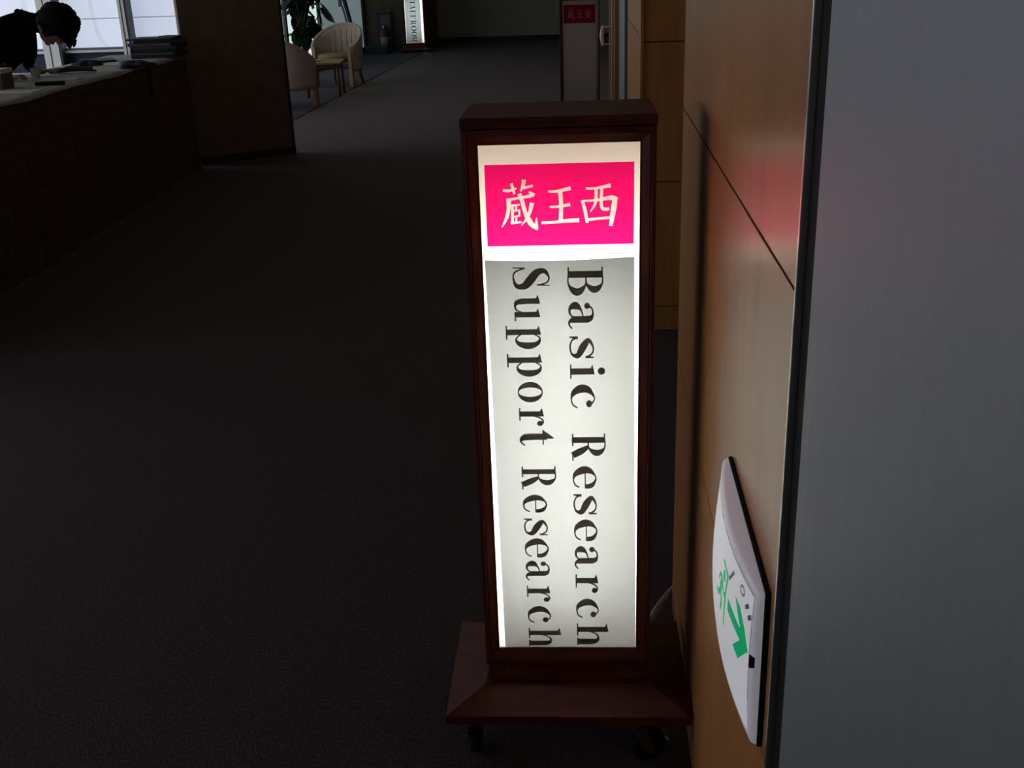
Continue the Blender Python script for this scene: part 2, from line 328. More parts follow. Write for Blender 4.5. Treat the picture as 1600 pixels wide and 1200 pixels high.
# floor
struct(MB().box(-8.6, 1.2, -4.2, 24.6, -0.06, 0).build('floor', M_carpet), 'dark mauve carpet of the corridor')
struct(MB().box(-4.48, -3.29, 9.6, 21.95, 0.0, 0.006).build('floor_lounge', M_carpet2), 'darker bluish carpet strip under the lounge chairs')
struct(MB().box(-8.6, 1.2, -4.2, 24.6, 2.7, 2.78).build('ceiling', M_ceil), 'pale ceiling above the corridor')
# near wood wall, panels with recessed joints
def panel_wall(name, label, x0, x1, y0, y1, zs, face, jt=0.004, depth=0.012):
    """face '-x' : panels on the x0 side; '-y' : panels on the y0 side"""
    if face == '-x': core = MB().box(x0 + depth, x1, y0, y1, 0, 2.7).build(name, M_joint)
    else: core = MB().box(x0, x1, y0 + depth, y1, 0, 2.7).build(name, M_joint)
    struct(core, label)
    for a, b in zip(zs[:-1], zs[1:]):
        m = MB()
        if face == '-x': m.box(x0, x0 + depth + .001, y0, y1, a + jt / 2, b - jt / 2, 0.0012)
        else: m.box(x0, x1, y0, y0 + depth + .001, a + jt / 2, b - jt / 2, 0.0012)
        m.build('panel', M_maple, core)
    return core
ZS = [0.0, 0.109, 0.659, 1.209, 1.759, 2.309, 2.70]
panel_wall('wall_right', 'maple panelled wall with thin dark joints beside the lit sign', WX, 0.62, 0.972, 2.335, ZS, '-x')
struct(MB().box(0.62, 0.75, 2.0, 4.9, 0, 2.7).build('wall_right_recess', M_plaster), 'back of the doorway recess')
panel_wall('wall_right_return', 'maple panelled return wall behind the lit sign', WX + 0.008, 0.62, 4.5, 4.62, [0.0, 0.109, 0.645, 1.199, 1.75, 2.30, 2.70], '-y')
panel_wall('wall_right_far', 'maple panelled wall beyond the recess', WX, 0.62, 4.62, 6.36, ZS, '-x')
struct(MB().box(WX - .004, WX + .008, 4.49, 4.62, 0, 2.7, .003).build('trim_3', M_maple), 'maple corner post of the far panelled wall')
# black strip, aluminium edge and grey metal facing next to the camera
struct(MB().box(WX - 0.003, WX + 0.03, 0.9655, 0.972, 0, 2.7, .001).build('trim_1', M_alu), 'thin aluminium edge of the maple wall')
struct(MB().box(WX + 0.004, WX + 0.03, 0.912, 0.9655, 0, 2.7).build('trim_2', M_black), 'black vertical gasket strip')
struct(MB().box(WX, WX + 0.05, -1.2, 0.912, 0, 2.7, .004).build('wall_right_metal', M_metal), 'grey brushed metal facing beside the camera')
struct(MB().box(0.235, 0.62, -4.2, 0.972, 0, 2.7).build('wall_right_core', M_plaster), 'wall behind the metal facing')
struct(MB().box(WX, 0.235, -4.2, -1.2, 0, 2.7).build('wall_right_rear', M_wallwhite), 'pale wall behind the camera on the right')
# far jamb
struct(MB().box(WX + .004, 0.3, 6.36, 6.90, 0, 2.7).build('trim_4', M_black), 'black strip beside the far metal jamb')
struct(MB().box(WX - .004, 0.3, 6.90, 8.40, 0, 2.7, .004).build('trim_5', M_metal), 'pale blue-grey metal jamb far down the corridor')
struct(MB().box(WX + .004, 0.3, 8.40, 8.6, 0, 2.7).build('trim_6', M_black), 'black gap beyond the metal jamb')
struct(MB().box(0.3, 0.62, 6.36, 24.6, 0, 2.7).build('wall_right_end', M_plaster), 'plain wall far down the corridor')
# open wooden door with pull handle
door = MB().box(WX - .03, WX + .012, 8.62, 12.3, 0.01, 2.2, .003).build('door_1', M_maple); struct(door, 'maple door far down the corridor')
MB().box(WX - .034, WX - .028, 9.5, 9.9, .02, 2.18).build('stile', M_dwood, door)
MB().box(WX - .034, WX - .028, 11.0, 12.2, .02, 2.18).build('stile', M_dwood, door)
hm = MB(); hx = .066; hy = 8.80
hm.tube([(hx - .010 * math.sin(PI * i / 12), hy, .893 + .152 * i / 12) for i in range(13)], [0.006 + 0.011 * math.sin(PI * (0.12 + 0.76 * i / 12)) for i in range(13)], 10)
hm.tube([(hx, hy, 0.905), (WX - .02, hy, 0.905)], .004, 8).tube([(hx, hy, 1.033), (WX - .02, hy, 1.033)], .004, 8)
hm.build('handle', M_ivory, door, True)
# end wall
struct(MB().box(-3.36, 1.2, 24.3, 24.6, 0, 2.7).build('wall_back', M_wallwhite), 'dim end wall of the corridor')
struct(MB().box(-3.36, 1.2, 24.24, 24.3, 0, 0.09).build('baseboard_back', M_blacktrim), 'dark baseboard of the end wall')
struct(MB().box(-4.48, -3.36, 22.1, 24.6, 0, 2.7).build('wall_back_left', M_brownwall), 'brown wall behind the fire extinguisher and distant sign')
struct(MB().box(-4.48, -3.36, 22.06, 22.1, 0, 0.07).build('baseboard_back_left', M_blacktrim), 'dark baseboard under the brown wall')
# lounge window wall along the corridor, X = -4.5
LX = -4.5
w2 = empty('window_2', (LX, 17, 0)); struct(w2, 'lounge window with pale grey-blue blinds')
def lb(name, m, *a, **k): return MB().box(*a).build(name, m, w2)
for y0, y1 in ((18.55, 22.0),):
    lb('blind', M_shade2, -0.03, -0.02, y0 - 17, y1 - 17, 0.10, 2.45)
for y0, y1 in ((12.42, 13.82), (13.88, 15.28)): lb('pane', M_pane, -0.05, -0.04, y0 - 17, y1 - 17, 0.1, 2.45)  # panes hidden by the partition, glow added to brighten the far corridor
for y0, y1 in ((15.4, 16.4), (16.45, 17.45), (17.5, 18.45)):
    for z0, z1 in ((0.1, 0.62), (0.66, 1.0), (1.04, 2.45)): lb('pane', M_pane, -0.05, -0.04, y0 - 17, y1 - 17, z0, z1)
for y in (13.85, 15.35, 16.42, 17.47, 18.5): lb('mullion', M_dgrey, -0.05, 0.0, y - 17.05, y - 16.95, 0.05, 2.5)
for y in (12.35, 22.03): lb('jamb', M_blacktrim, -0.06, 0.02, y - 17.06, y - 16.95, 0, 2.5)
lb('bottom_rail', M_blacktrim, -0.06, 0.02, -4.7, 5.1, 0.0, 0.1); lb('top_rail', M_blacktrim, -0.06, 0.02, -4.7, 5.1, 2.46, 2.52)
struct(MB().box(-4.7, -4.44, 12.2, 22.1, 2.52, 2.7).build('wall_left_lintel', M_brownwall), 'brown lintel over the lounge window')
struct(MB().box(-4.75, -4.60, 12.3, 24.6, 0, 2.7).build('wall_left_outer', M_dgrey), 'outer wall beyond the lounge blinds')
# bay window facing the camera, Y = 12.2
BY = 12.2
w1 = empty('window_1', (-6, BY, 0)); struct(w1, 'bright bay window with sheer shades and white posts')
def wb(name, m, x0, x1, y0, y1, z0, z1, b=0): return MB().box(x0 + 6, x1 + 6, y0, y1, z0, z1, b).build(name, m, w1)
for x0, x1 in ((-8.3, -7.0), (-6.98, -6.09), (-5.90, -5.175), (-5.09, -4.56)):
    wb('shade', M_shade, x0, x1, 0.05, 0.06, 0.80, 2.45)
    wb('shade_seam', M_bluegrey, x0, x1, 0.042, 0.05, 1.100, 1.106)
    wb('hem_bar', M_bluegrey, x0, x1, 0.03, 0.05, 0.782, 0.80)
    wb('spandrel', M_navy, x0, x1, 0.06, 0.08, 0.0, 0.775)
    wb('bottom_rail', M_wframe, x0, x1, 0.0, 0.06, 0.750, 0.776)
# shading of folds in the sheer shades, flat strips with a dimmer glow
def fold_shading(pts, w): 
    m = MB()
    for (xa, za), (xb, zb) in zip(pts[:-1], pts[1:]): m.add([(xa - w + 6, .048, za), (xa + w + 6, .044, za), (xb + w + 6, .044, zb), (xb - w + 6, .048, zb)], [(0, 1, 2, 3)])
    return m.build('fold_shading', shade_mats, w1)
shade_mats = shade_mat('sheer_fold_shading', (0.80, 0.88, 1.10), BAY * 0.86)  # dimmer copy of the shade emission, paints the fold shading
fold_shading([(-5.53, 1.9), (-5.53, 1.2), (-5.50, 0.95), (-5.46, 0.85), (-5.40, 0.80)], .026)
fold_shading([(-6.30, 1.9), (-6.28, 1.15), (-6.25, 0.85)], .035)
for x0, x1 in ((-6.085, -5.905), (-5.17, -5.095)):
    wb('post', M_wframe, x0, x1, -0.10, 0.06, 0.0, 2.5, .004)
    wb('groove', M_blacktrim, x0 + (x1 - x0) * .42, x0 + (x1 - x0) * .42 + .012, -0.103, -0.09, 0.0, 2.5)
    wb('edge_seal', M_blacktrim, x1, x1 + .022, -0.09, 0.05, 0.0, 2.5)
wb('jamb', M_wframe, -4.56, -4.525, -0.04, 0.06, 0.0, 2.5)
wb('jamb', M_wframe, -8.36, -8.3, -0.04, 0.06, 0.0, 2.5)
wb('post', M_wframe, -7.0, -6.98, -0.04, 0.06, 0.0, 2.5)
sill = MB().box(-8.3, -4.55, 11.55, 12.12, 0.0, 0.56, .01).build('trim_7', mat('sill_lavender', (0.36, 0.34, 0.42), 0.6)); struct(sill, 'pale low sill box under the bay window')
struct(MB().box(-8.4, -4.44, 12.15, 12.35, 2.5, 2.7).build('wall_bay_lintel', M_brownwall), 'brown lintel over the bay window')
struct(MB().box(-8.4, -4.44, 12.30, 12.36, 0, 2.7).build('wall_bay_outer', M_dgrey), 'outer wall beyond the bay shades')
struct(MB().box(-4.52, -4.44, 12.1, 12.4, 0, 2.7).build('wall_left_pier', M_brownwall), 'brown pier between bay and lounge')
# left side of the room: unseen long window, bright panes added to light it
w3 = empty('window_3', (-8.3, 0, 0)); struct(w3, 'unseen long side window with bright panes added to light the room')
for i in range(13):
    y0 = -3.9 + i * 1.2
    MB().box(-0.02, 0, y0, y0 + 1.1, 0.8, 2.45).build('pane' if i > 6 or i in (1, 4) else 'shade', M_side if i > 6 or i in (1, 4) else M_shade, w3)
    MB().box(-0.04, 0.04, y0 + 1.1, y0 + 1.2, 0, 2.5).build('post', M_wframe, w3)
struct(MB().box(-8.42, -8.3, -4.2, 12.3, 0, 0.8).build('wall_left', M_wallwhite), 'low wall under the side window')
struct(MB().box(-8.42, -8.3, -4.2, 12.3, 2.45, 2.7).build('wall_left_top', M_wallwhite), 'wall over the side window')
struct(MB().box(-8.5, -8.42, -4.2, 12.3, 0, 2.7).build('wall_left_outer', M_dgrey), 'outer wall beyond the side shades')
struct(MB().box(-8.42, -8.3, 11.7, 12.3, 0.8, 2.45).build('wall_left_mid', M_wallwhite), 'pale wall between the side window and the bay')
struct(MB().box(-8.6, 1.2, -4.3, -4.2, 0, 2.7).build('wall_front', M_wallwhite), 'pale wall behind the camera')
# partition stub in front of the bay (turned a little)
a0, a1 = Vector((-3.365, 9.03, 0)), Vector((-2.655, 9.56, 0))
dv = (a1 - a0).normalized(); nv = Vector((-dv.y, dv.x, 0))
def slab(p, q, t0, t1, z0, z1):
    vs = [p + nv * t0, q + nv * t0, q + nv * t1, p + nv * t1]
    return MB().add([(v.x, v.y, z0) for v in vs] + [(v.x, v.y, z1) for v in vs], [(3, 2, 1, 0), (4, 5, 6, 7), (0, 1, 5, 4), (1, 2, 6, 5), (2, 3, 7, 6), (3, 0, 4, 7)])
part = slab(a0, a1 - dv * .012, 0, 0.05, 0.0, 2.7).build('wall_partition', M_brownwall); struct(part, 'brown partition wall with black base and edge')
slab(a0, a1, -0.012, 0.0, 0.0, 0.065).build('baseboard', M_blacktrim, part)
slab(a1 - dv * .022, a1, -0.006, 0.056, 0.0, 2.7).build('edge_strip', M_blacktrim, part)

# ================================================================== SIGNS
def sign_caster(par, x, y, ang, top, brake=False):
    c = empty('caster', (x, y, 0), ang); c.parent = par
    r = min(.036, top * .31)
    MB().box(-.028, .028, -.028, .028, top - .006, top + .0005, .002).build('plate', M_chrome, c)
    MB().lathe([(.017, top - .03), (.019, top - .02), (.017, top - .006)], (0, 0, 0), 16).build('swivel', M_dgrey, c, True)
    for sx in (-1, 1):
        MB().prism([(-.014, top - .026), (.016, top - .026), (.026 + .012, r - .012), (.026 - .010, r - .012)], lambda a, b: (sx * .0135, a, b), lambda a, b: (sx * .0165, a, b)).build('fork', M_dgrey, c)
    MB().lathe([(r * .25, -.0115), (r * .82, -.0115), (r, -.008), (r, .008), (r * .82, .0115), (r * .25, .0115)], (0, .026, r), 24, 'x').build('wheel', M_black, c, True)
    MB().lathe([(.004, -.019), (.004, .019)], (0, .026, r), 10, 'x').build('axle', M_chrome, c)
    if brake: MB().prism([(.048, r + .004), (.070, r - .006), (.071, r - .001), (.049, r + .011)], lambda a, b: (-.007, a, b), lambda a, b: (.007, a, b)).build('brake_lever', M_chrome, c)
    return c
def make_sign(name, loc, rz, label, kanji, texts, tube, sx=1.0, bottom=None, papercurl=True, tube_range=(.38, .92), group=None):
    """lit stand sign; bottom: z of the acrylic's lower edge when it differs"""
    o = empty(name, loc, rz); tag(o, label, 'sign', group)
    W2, fW2, D = .1602 * sx, .13385 * sx, .2007 * sx
    zt, fzt, capz = 1.2519, 1.2244, 1.2662
    fzb = .2423 if bottom is None else bottom; zb = fzb - .0324; pz = zb - .045; bz = max(pz - .03, .052); bb = bz - .019
    # boards of the box
    for s in (-1, 1):
        MB().box(*sorted((s * W2, s * (W2 - .012))), .012, D, zb, zt - .002, .001).build('side_board', M_mahog_v, o)
    MB().box(-W2 + .012, W2 - .012, D - .012, D, zb, zt - .002).build('back_board', M_mahog_v, o)
    MB().box(-W2 + .012, W2 - .012, .012, D - .012, zb, zb + .012).build('bottom_board', M_mahog, o)
    MB().box(-W2 + .012, W2 - .012, .012, D - .012, zt - .014, zt - .002).build('top_board', M_mahog, o)
    cp = MB().box(-W2 - .0012, W2 + .0012, -.004, D + .001, zt + .0005, capz + .004, .0025).build('cap', M_mahog, o)
    # white reflector liner (five sheets)
    x = W2 - .0135
    MB().add([(-x, D - .0135, zb + .014), (x, D - .0135, zb + .014), (x, D - .0135, zt - .016), (-x, D - .0135, zt - .016)], [(0, 1, 2, 3)]).add(
        [(-x, .016, zb + .014), (-x, D - .0135, zb + .014), (-x, D - .0135, zt - .016), (-x, .016, zt - .016)], [(0, 1, 2, 3)]).add(
        [(x, .016, zb + .014), (x, D - .0135, zb + .014), (x, D - .0135, zt - .016), (x, .016, zt - .016)], [(0, 1, 2, 3)]).build('reflector', M_liner, o, fix=False)
    # mitred frame mouldings: profile across the rail (t) with depth w
    prof = [(0, 0.012), (0, 0.0), (.0075, -.002), (.009, .0005), (.0105, -.0005), (.0235, .0075), (.0264, .0078), (.0264, .013)]
    ro = [(-W2, zb), (W2, zb), (W2, zt - .0015), (-W2, zt - .0015)]
    ri = [(-fW2, fzb), (fW2, fzb), (fW2, fzt), (-fW2, fzt)]
    for i in range(4):
        j = (i + 1) % 4; vs = []
        for k in (i, j):
            for t, w in prof:
                u = t / .0264; vs.append((ro[k][0] + (ri[k][0] - ro[k][0]) * u, w, ro[k][1] + (ri[k][1] - ro[k][1]) * u))
        n = len(prof)
        MB().add(vs, [(a, (a + 1) % n, n + (a + 1) % n, n + a) for a in range(n)] + [tuple(range(n)), tuple(range(2 * n - 1, n - 1, -1))]).build('frame_rail', M_mahog if i % 2 == 0 else M_mahog_v, o)
    # acrylic face
    fw = .0125
    face = MB().add([(-fW2 - .004, fw, fzb - .004), (fW2 + .004, fw, fzb - .004), (fW2 + .004, fw, fzt + .004), (-fW2 - .004, fw, fzt + .004)], [(0, 1, 2, 3)]).build('diffuser', M_acrylic, o)
    face['label'] = 'glowing opal white diffuser' if tube else 'unlit opal white diffuser'
    if kanji:
        f = plane_print('room_name_film', kanji_polys(kanji), lambda u, z: (u * sx, fw - .0008, z), M_pink, face, [(-.1244, 1.053), (.1244, 1.053), (.1244, 1.1915), (-.1244, 1.1915)])
        f['label'] = 'pink film with cut-out characters'
        for kn in kanji: plane_print('character', kanji_polys([kn]), lambda u, z: (u * sx, fw - .0007, z), M_charfilm, face)
    if texts:
        # backlit paper with a slightly wavy top edge
        m = MB(); nx, nz = 12, 16; x0, x1, y0, y1 = texts['paper']
        for jz in range(nz + 1):
            for ix in range(nx + 1):
                s, t = ix / nx, jz / nz
                xl = x0[0] + (x0[1] - x0[0]) * t; xr = x1[0] + (x1[1] - x1[0]) * t
                zz = y0 + (y1 - y0) * t + (0.0022 * math.sin(s * 5.0 + 2.6) if papercurl else 0) * t ** 6
                m.v.append((xl + (xr - xl) * s, fw - .002 - (0.0012 * (math.sin(s * 9 + 1) + 1) * t ** 12 if papercurl else 0), zz))
        m.f = [(j * (nx + 1) + i, j * (nx + 1) + i + 1, (j + 1) * (nx + 1) + i + 1, (j + 1) * (nx + 1) + i) for j in range(nz) for i in range(nx)]
        pp = m.build('paper_insert', M_backpaper, o, True)
        for polys in texts['lines']:
            plane_print('letter', polys, lambda u, z: (u, fw - .0058, z), M_ink, pp)
    if tube:
        MB().lathe([(.010, tube_range[0]), (.014, tube_range[0] + .004), (.014, tube_range[1] - .004), (.010, tube_range[1])], (0, D * .74, 0), 16).build('fluorescent_tube', tube, o, True)
        for a, b in ((tube_range[0] - .02, tube_range[0]), (tube_range[1], tube_range[1] + .02)):
            MB().box(-.02, .02, D * .74 - .02, D - .0135, a, b).build('tube_holder', M_white, o)
    # plinth
    pl = MB().box(-W2 + .005, W2 - .005, .007, D - .004, pz, zb + .001, .001).build('plinth', M_mahog, o)
    for u in (-.118, .118):
        MB().lathe([(.0035, .0052), (.0028, .0072)], (u * sx, 0, zb - .016), 10, 'y').build('screw', M_chrome, pl)
    # hipped base
    bw, bd, cy = .2385 * sx, .166 * sx, D / 2
    tx, ty = W2 + .002, D / 2 + .002
    q = []
    for hx, hy, z in ((bw, bd, bb), (bw, bd, bz), (tx, ty, pz + .002)): q += [(-hx, cy - hy, z), (hx, cy - hy, z), (hx, cy + hy, z), (-hx, cy + hy, z)]
    fs = [(3, 2, 1, 0), (8, 9, 10, 11)] + [(r * 4 + i, r * 4 + (i + 1) % 4, r * 4 + 4 + (i + 1) % 4, r * 4 + 4 + i) for r in (0, 1) for i in range(4)]
    MB().add(q, fs).build('base', M_mahog, o)
    for i, (ux, uy, an, br) in enumerate(((-bw + .05, cy - bd + .045, 0.15, False), (bw - .105, cy - bd + .04, -1.25, True), (-bw + .05, cy + bd - .05, 2.4, False), (bw - .05, cy + bd - .05, 0.6, False))):
        sign_caster(o, ux, uy, an, bb, br)
    return o
RIGHT = [('B', 1.0153, 0.964), ('a', 0.9536, 0.9034), ('s', 0.8904, 0.8492), ('i', 0.8382, 0.811), ('c', 0.8, 0.7536), ('R', 0.7039, 0.65), ('e', 0.639, 0.5929), ('s', 0.5818, 0.539), ('e', 0.5287, 0.4824), ('a', 0.4721, 0.4219), ('r', 0.4106, 0.3687), ('c', 0.3565, 0.3123), ('h', 0.3005, 0.2503)]
LEFT = [('S', 1.0169, 0.9769), ('u', 0.9678, 0.92), ('p', 0.9118, 0.8678), ('p', 0.8595, 0.8157), ('o', 0.806, 0.7664), ('r', 0.7558, 0.72), ('t', 0.7124, 0.6804), ('R', 0.6391, 0.5923), ('e', 0.581, 0.5435), ('s', 0.5313, 0.4951), ('e', 0.489, 0.4473), ('a', 0.4404, 0.3966), ('r', 0.3859, 0.3493), ('c', 0.3397, 0.3012), ('h', 0.2901, 0.2478)]
near_texts = {'paper': ((-.1225, -.1300), (.1336, .1254), .2405, 1.0285),
              'lines': text_polys(RIGHT, .0115, .0192, .988, .273, .0605) + text_polys(LEFT, -.0826, -.0751, 1.0, .273, .0628)}
make_sign('sign_stand', (-0.0597, 1.7912, 0), 0.0182, 'tall wooden light-box sign reading Basic Research Support Research, glowing in the foreground', ['kura', 'ou', 'nishi'], near_texts, M_tube, tube_range=(.32, .99))
make_sign('sign_stand', (-0.119, 9.0676, 0), 0.0, 'unlit wooden stand sign with dark pink name strip beside the far door', ['kura', 'ou', 'higashi'], None, None, papercurl=False)
sxs = 1.27
st = [('S', 1.035, .965), ('T', .955, .868), ('A', .868, .785), ('F', .772, .700), ('F', .685, .615), ('R', .588, .502), ('O', .487, .395), ('O', .385, .293), ('M', .287, .205)]
make_sign('sign_stand', (-3.413, 21.45, 0), 0.03, 'distant glowing white stand sign reading STAFF ROOM by the brown wall', None,
          {'paper': ((-.165, -.165), (.13, .13), .18, 1.21), 'lines': text_polys(st, -.067, -.067, 1.2, .2, .105)}, M_tube2, sx=sxs, bottom=.178, papercurl=False, tube_range=(.30, 1.1))

# power cord behind the near sign
ck = [(.05, 2.002, .235), (.085, 2.06, .215), (.110, 2.12, .11), (.122, 2.19, .045), (.142, 2.265, .030), (.183, 2.345, .034), (.22, 2.40, .03)]
cp = []
for i in range(70):
    t = i / 69 * (len(ck) - 1); k = min(int(t), len(ck) - 2); t -= k
    a, b, c, d = (Vector(ck[max(0, min(len(ck) - 1, k + q))]) for q in (-1, 0, 1, 2))
    cp.append(tuple(0.5 * (2 * b + (c - a) * t + (2 * a - 5 * b + 4 * c - d) * t * t + (3 * b - a - 3 * c + d) * t ** 3)))
m = MB().tube(cp, [.0090 if i % 2 else .0066 for i in range(70)], 10)
tag(m.build('power_cord', M_cordm, None, True), 'ribbed grey power cord behind the glowing sign base', 'cord')

# ================================================================== EXIT LIGHT on the maple wall
ex = empty('exit_light', (WX, 1.180, 0.767)); tag(ex, 'white domed exit guidance light with green arrow on the maple wall', 'exit light')
EW, EH = .170, .098    # half sizes
def prot(u, v):
    a, b = min(1, abs(u) / EW), min(1, abs(v) / EH)
    return .013 + .014 * (1 - a * a) + .010 * (1 - b * b) * (1 - a * a) ** .5
def dome(u, v): return (-prot(u, v), -u, v)      # u along -Y (toward the camera), v up
MB().box(-.0065, 0, -EW - .003, EW + .003, -EH - .003, EH + .003, .003).build('back_plate', M_black, ex)
m = MB(); nu, nv2 = 28, 18; ins = .010
for j in range(nv2 + 1):
    for i in range(nu + 1):
        u, v = (EW - ins) * (2 * i / nu - 1), (EH - ins) * (2 * j / nv2 - 1); m.v.append((-prot(u, v) - .0004, -u, v))
m.f = [(j * (nu + 1) + i, j * (nu + 1) + i + 1, (j + 1) * (nu + 1) + i + 1, (j + 1) * (nu + 1) + i) for j in range(nv2) for i in range(nu)]
face = m.build('diffuser', M_exitface, ex, True, fix=False)
loops = []
def border(off, fx):
    pts = []; w, h = EW - off, EH - off
    for k in range(24): pts.append((-w + 2 * w * k / 24, -h))
    for k in range(14): pts.append((w, -h + 2 * h * k / 14))
    for k in range(24): pts.append((w - 2 * w * k / 24, h))
    for k in range(14): pts.append((-w, h - 2 * h * k / 14))
    return [(fx(u, v), -u, v) for u, v in pts]
loops = [border(-.0005, lambda u, v: -.006), border(0, lambda u, v: -prot(u, v) + .004), border(.001, lambda u, v: -prot(u, v) + .0012), border(.003, lambda u, v: -prot(u, v)), border(.0085, lambda u, v: -prot(u, v) - .0006), border(.0105, lambda u, v: -prot(u, v) + .0008)]
m = MB(); n = len(loops[0])
for lp in loops: m.v += lp
m.f = [(a * n + i, a * n + (i + 1) % n, (a + 1) * n + (i + 1) % n, (a + 1) * n + i) for a in range(len(loops) - 1) for i in range(n)]
m.build('housing', M_exit, ex, True)
for (u, v) in ((EW - .004, .010), (-EW + .004, .010)):
    MB().box(-prot(u, v) - .003, -prot(u, v) + .006, -u - .003, -u + .003, v - .007, v + .007, .001).build('latch', M_black, ex)
def on_dome(polys, name, m, lift=.0009, step=.008):
    # subdivide the print so that it follows the dome
    V, F = cdt(polys)
    me = bmesh.new(); vs = [me.verts.new((u, v, 0)) for u, v in V]
    for f in F:
        try: me.faces.new([vs[i] for i in f])
        except ValueError: pass
    for _ in range(4):
        es = [e for e in me.edges if e.calc_length() > step]
        if not es: break
        bmesh.ops.subdivide_edges(me, edges=es, cuts=1); bmesh.ops.triangulate(me, faces=me.faces[:])
    b = MB()
    me.verts.index_update()
    b.add([(dome(v.co.x, v.co.y)[0] - lift, -v.co.x, v.co.y) for v in me.verts], [[v.index for v in f.verts] for f in me.faces]); me.free()
    return b.build(name, m, face, True, fix=False)
# arrow pointing toward the near end
on_dome([[(.079, .036), (.132, .030), (.136, .015), (.0805, .0215)], [(.1303, .0319), (.104, .0555), (.1253, .0539), (.1445, .0386), (.158, .0165), (.1302, -.0115), (.110, -.0065), (.1351, .017)]], 'arrow', M_textgreen)
# running figure in a doorway
fig = disc(.012, .030, .0085) + stroke([(.004, .018), (-.004, -.004)], [.017, .015]) + stroke([(-.004, -.004), (.010, -.016), (.002, -.036)], [.011, .010, .008]) + stroke([(-.004, -.004), (-.016, -.020), (-.034, -.022)], [.011, .009, .007]) + stroke([(.006, .016), (.022, .006), (.032, .014)], [.008, .007, .006]) + stroke([(.002, .016), (-.014, .014), (-.022, .000)], [.008, .007, .006]) + rect(.028, -.042, .036, .046) + rect(-.006, .042, .036, .048)
on_dome([[(.040 + x * .8, .026 + y * .78 - .12 * x) for x, y in p] for p in fig], 'running_figure', M_textgreen)
for q in (stroke([(.0715, .057), (.0865, .075)], [.005, .005]), ring(.1245, .0745, .009, .006, .003, .0025, 14), [[(.1375, .0643), (.141, .0608), (.1512, .0682), (.1476, .0724)]], [[(.1485, .0574), (.1517, .0530), (.1605, .0595), (.1575, .0645)]]):
    on_dome(q, 'small_print', M_textgrey, step=.02)

# ================================================================== REGISTRATION TABLE on the left
T0, T1 = Vector((-2.97, 4.0, 0)), Vector((-3.285, 9.0, 0))
td = (T1 - T0).normalized(); tn = Vector((-td.y, td.x, 0))         # tn points away from the corridor (to -X)
TL = (T1 - T0).length; TZ = .92
tab = empty('registration_table', T0); tag(tab, 'long registration counter with white cloth top and quilted brown skirt', 'table')
def tp(s, d, z): p = td * s + tn * d; return (p.x, p.y, z)
def tbox(s0, s1, d0, d1, z0, z1):
    vs = [tp(s0, d0, z0), tp(s1, d0, z0), tp(s1, d1, z0), tp(s0, d1, z0), tp(s0, d0, z1), tp(s1, d0, z1), tp(s1, d1, z1), tp(s0, d1, z1)]
    return MB().add(vs, [(3, 2, 1, 0), (4, 5, 6, 7), (0, 1, 5, 4), (1, 2, 6, 5), (2, 3, 7, 6), (3, 0, 4, 7)])
tbox(0, TL - .1, .03, .66, TZ - .04, TZ - .006).build('table_top', M_oak, tab)
for s in (.1, 1.7, 3.3, TL - .3):
    for dd in (.08, .6): tbox(s, s + .04, dd, dd + .04, 0, TZ - .04).build('leg', M_dgrey, tab)
# cloth: sheet with rounded far end and a short wavy drop at the front
m = MB(); ns = 120
prof = [(.70, TZ - .05), (.69, TZ), (.66, TZ + .003), (.35, TZ + .003), (.04, TZ + .003), (.004, TZ), (-.006, TZ - .008), (-.009, TZ - .017)]
for i in range(ns + 1):
    s = TL * i / ns; e = max(0, (s - (TL - .22)) / .22); inset = .22 * (1 - math.sqrt(max(0, 1 - e * e))) if e > 0 else 0
    for k, (dd, z) in enumerate(prof):
        d2 = max(dd, -.012 + inset) + (.004 * math.sin(s * 9) if k == 7 else 0)
        m.v.append(tp(s, d2, z + (.004 * math.sin(s * 5.2 + 1) + .002 * math.sin(s * 13) if k == 7 else 0)))
n = len(prof); m.f = [(i * n + k, (i + 1) * n + k, (i + 1) * n + k + 1, i * n + k + 1) for i in range(ns) for k in range(n - 1)]
m.build('tablecloth', M_cloth, tab, True)
# skirt lengths hanging to the floor, softly pleated, rounding the far end
def skirt(s0, s1, end=False):
    m = MB(); n = max(24, int((s1 - s0) * 40)); nz = 8
    for i in range(n + 1):
        s = s0 + (s1 - s0) * i / n; e = max(0, (s - (TL - .20)) / .20); inset = .22 * (1 - math.sqrt(max(0, 1 - min(1, e) ** 2)))
        for k in range(nz + 1):
            t = k / nz; w = .010 * math.sin(s * 21 + 1.3 * math.sin(s * 4)) * t + .004 * math.sin(s * 47) * t
            m.v.append(tp(s, inset - .002 - w, TZ - .012 - (TZ - .0123) * t))
    m.f = [(i * (nz + 1) + k, (i + 1) * (nz + 1) + k, (i + 1) * (nz + 1) + k + 1, i * (nz + 1) + k + 1) for i in range(n) for k in range(nz)]
    if end:
        o = len(m.v); s = s1
        for j in range(9):
            for k in range(nz + 1): m.v.append(tp(s1 + .01 * j, .22 + .05 * j, TZ - .012 - (TZ - .0123) * k / nz))
        m.f += [(o + j * (nz + 1) + k, o + (j + 1) * (nz + 1) + k, o + (j + 1) * (nz + 1) + k + 1, o + j * (nz + 1) + k + 1) for j in range(8) for k in range(nz)]
    return m.build('skirt', M_skirt, tab, True, fix=False)
skirt(0, 1.2); skirt(1.195, 3.36); skirt(3.355, TL, True)
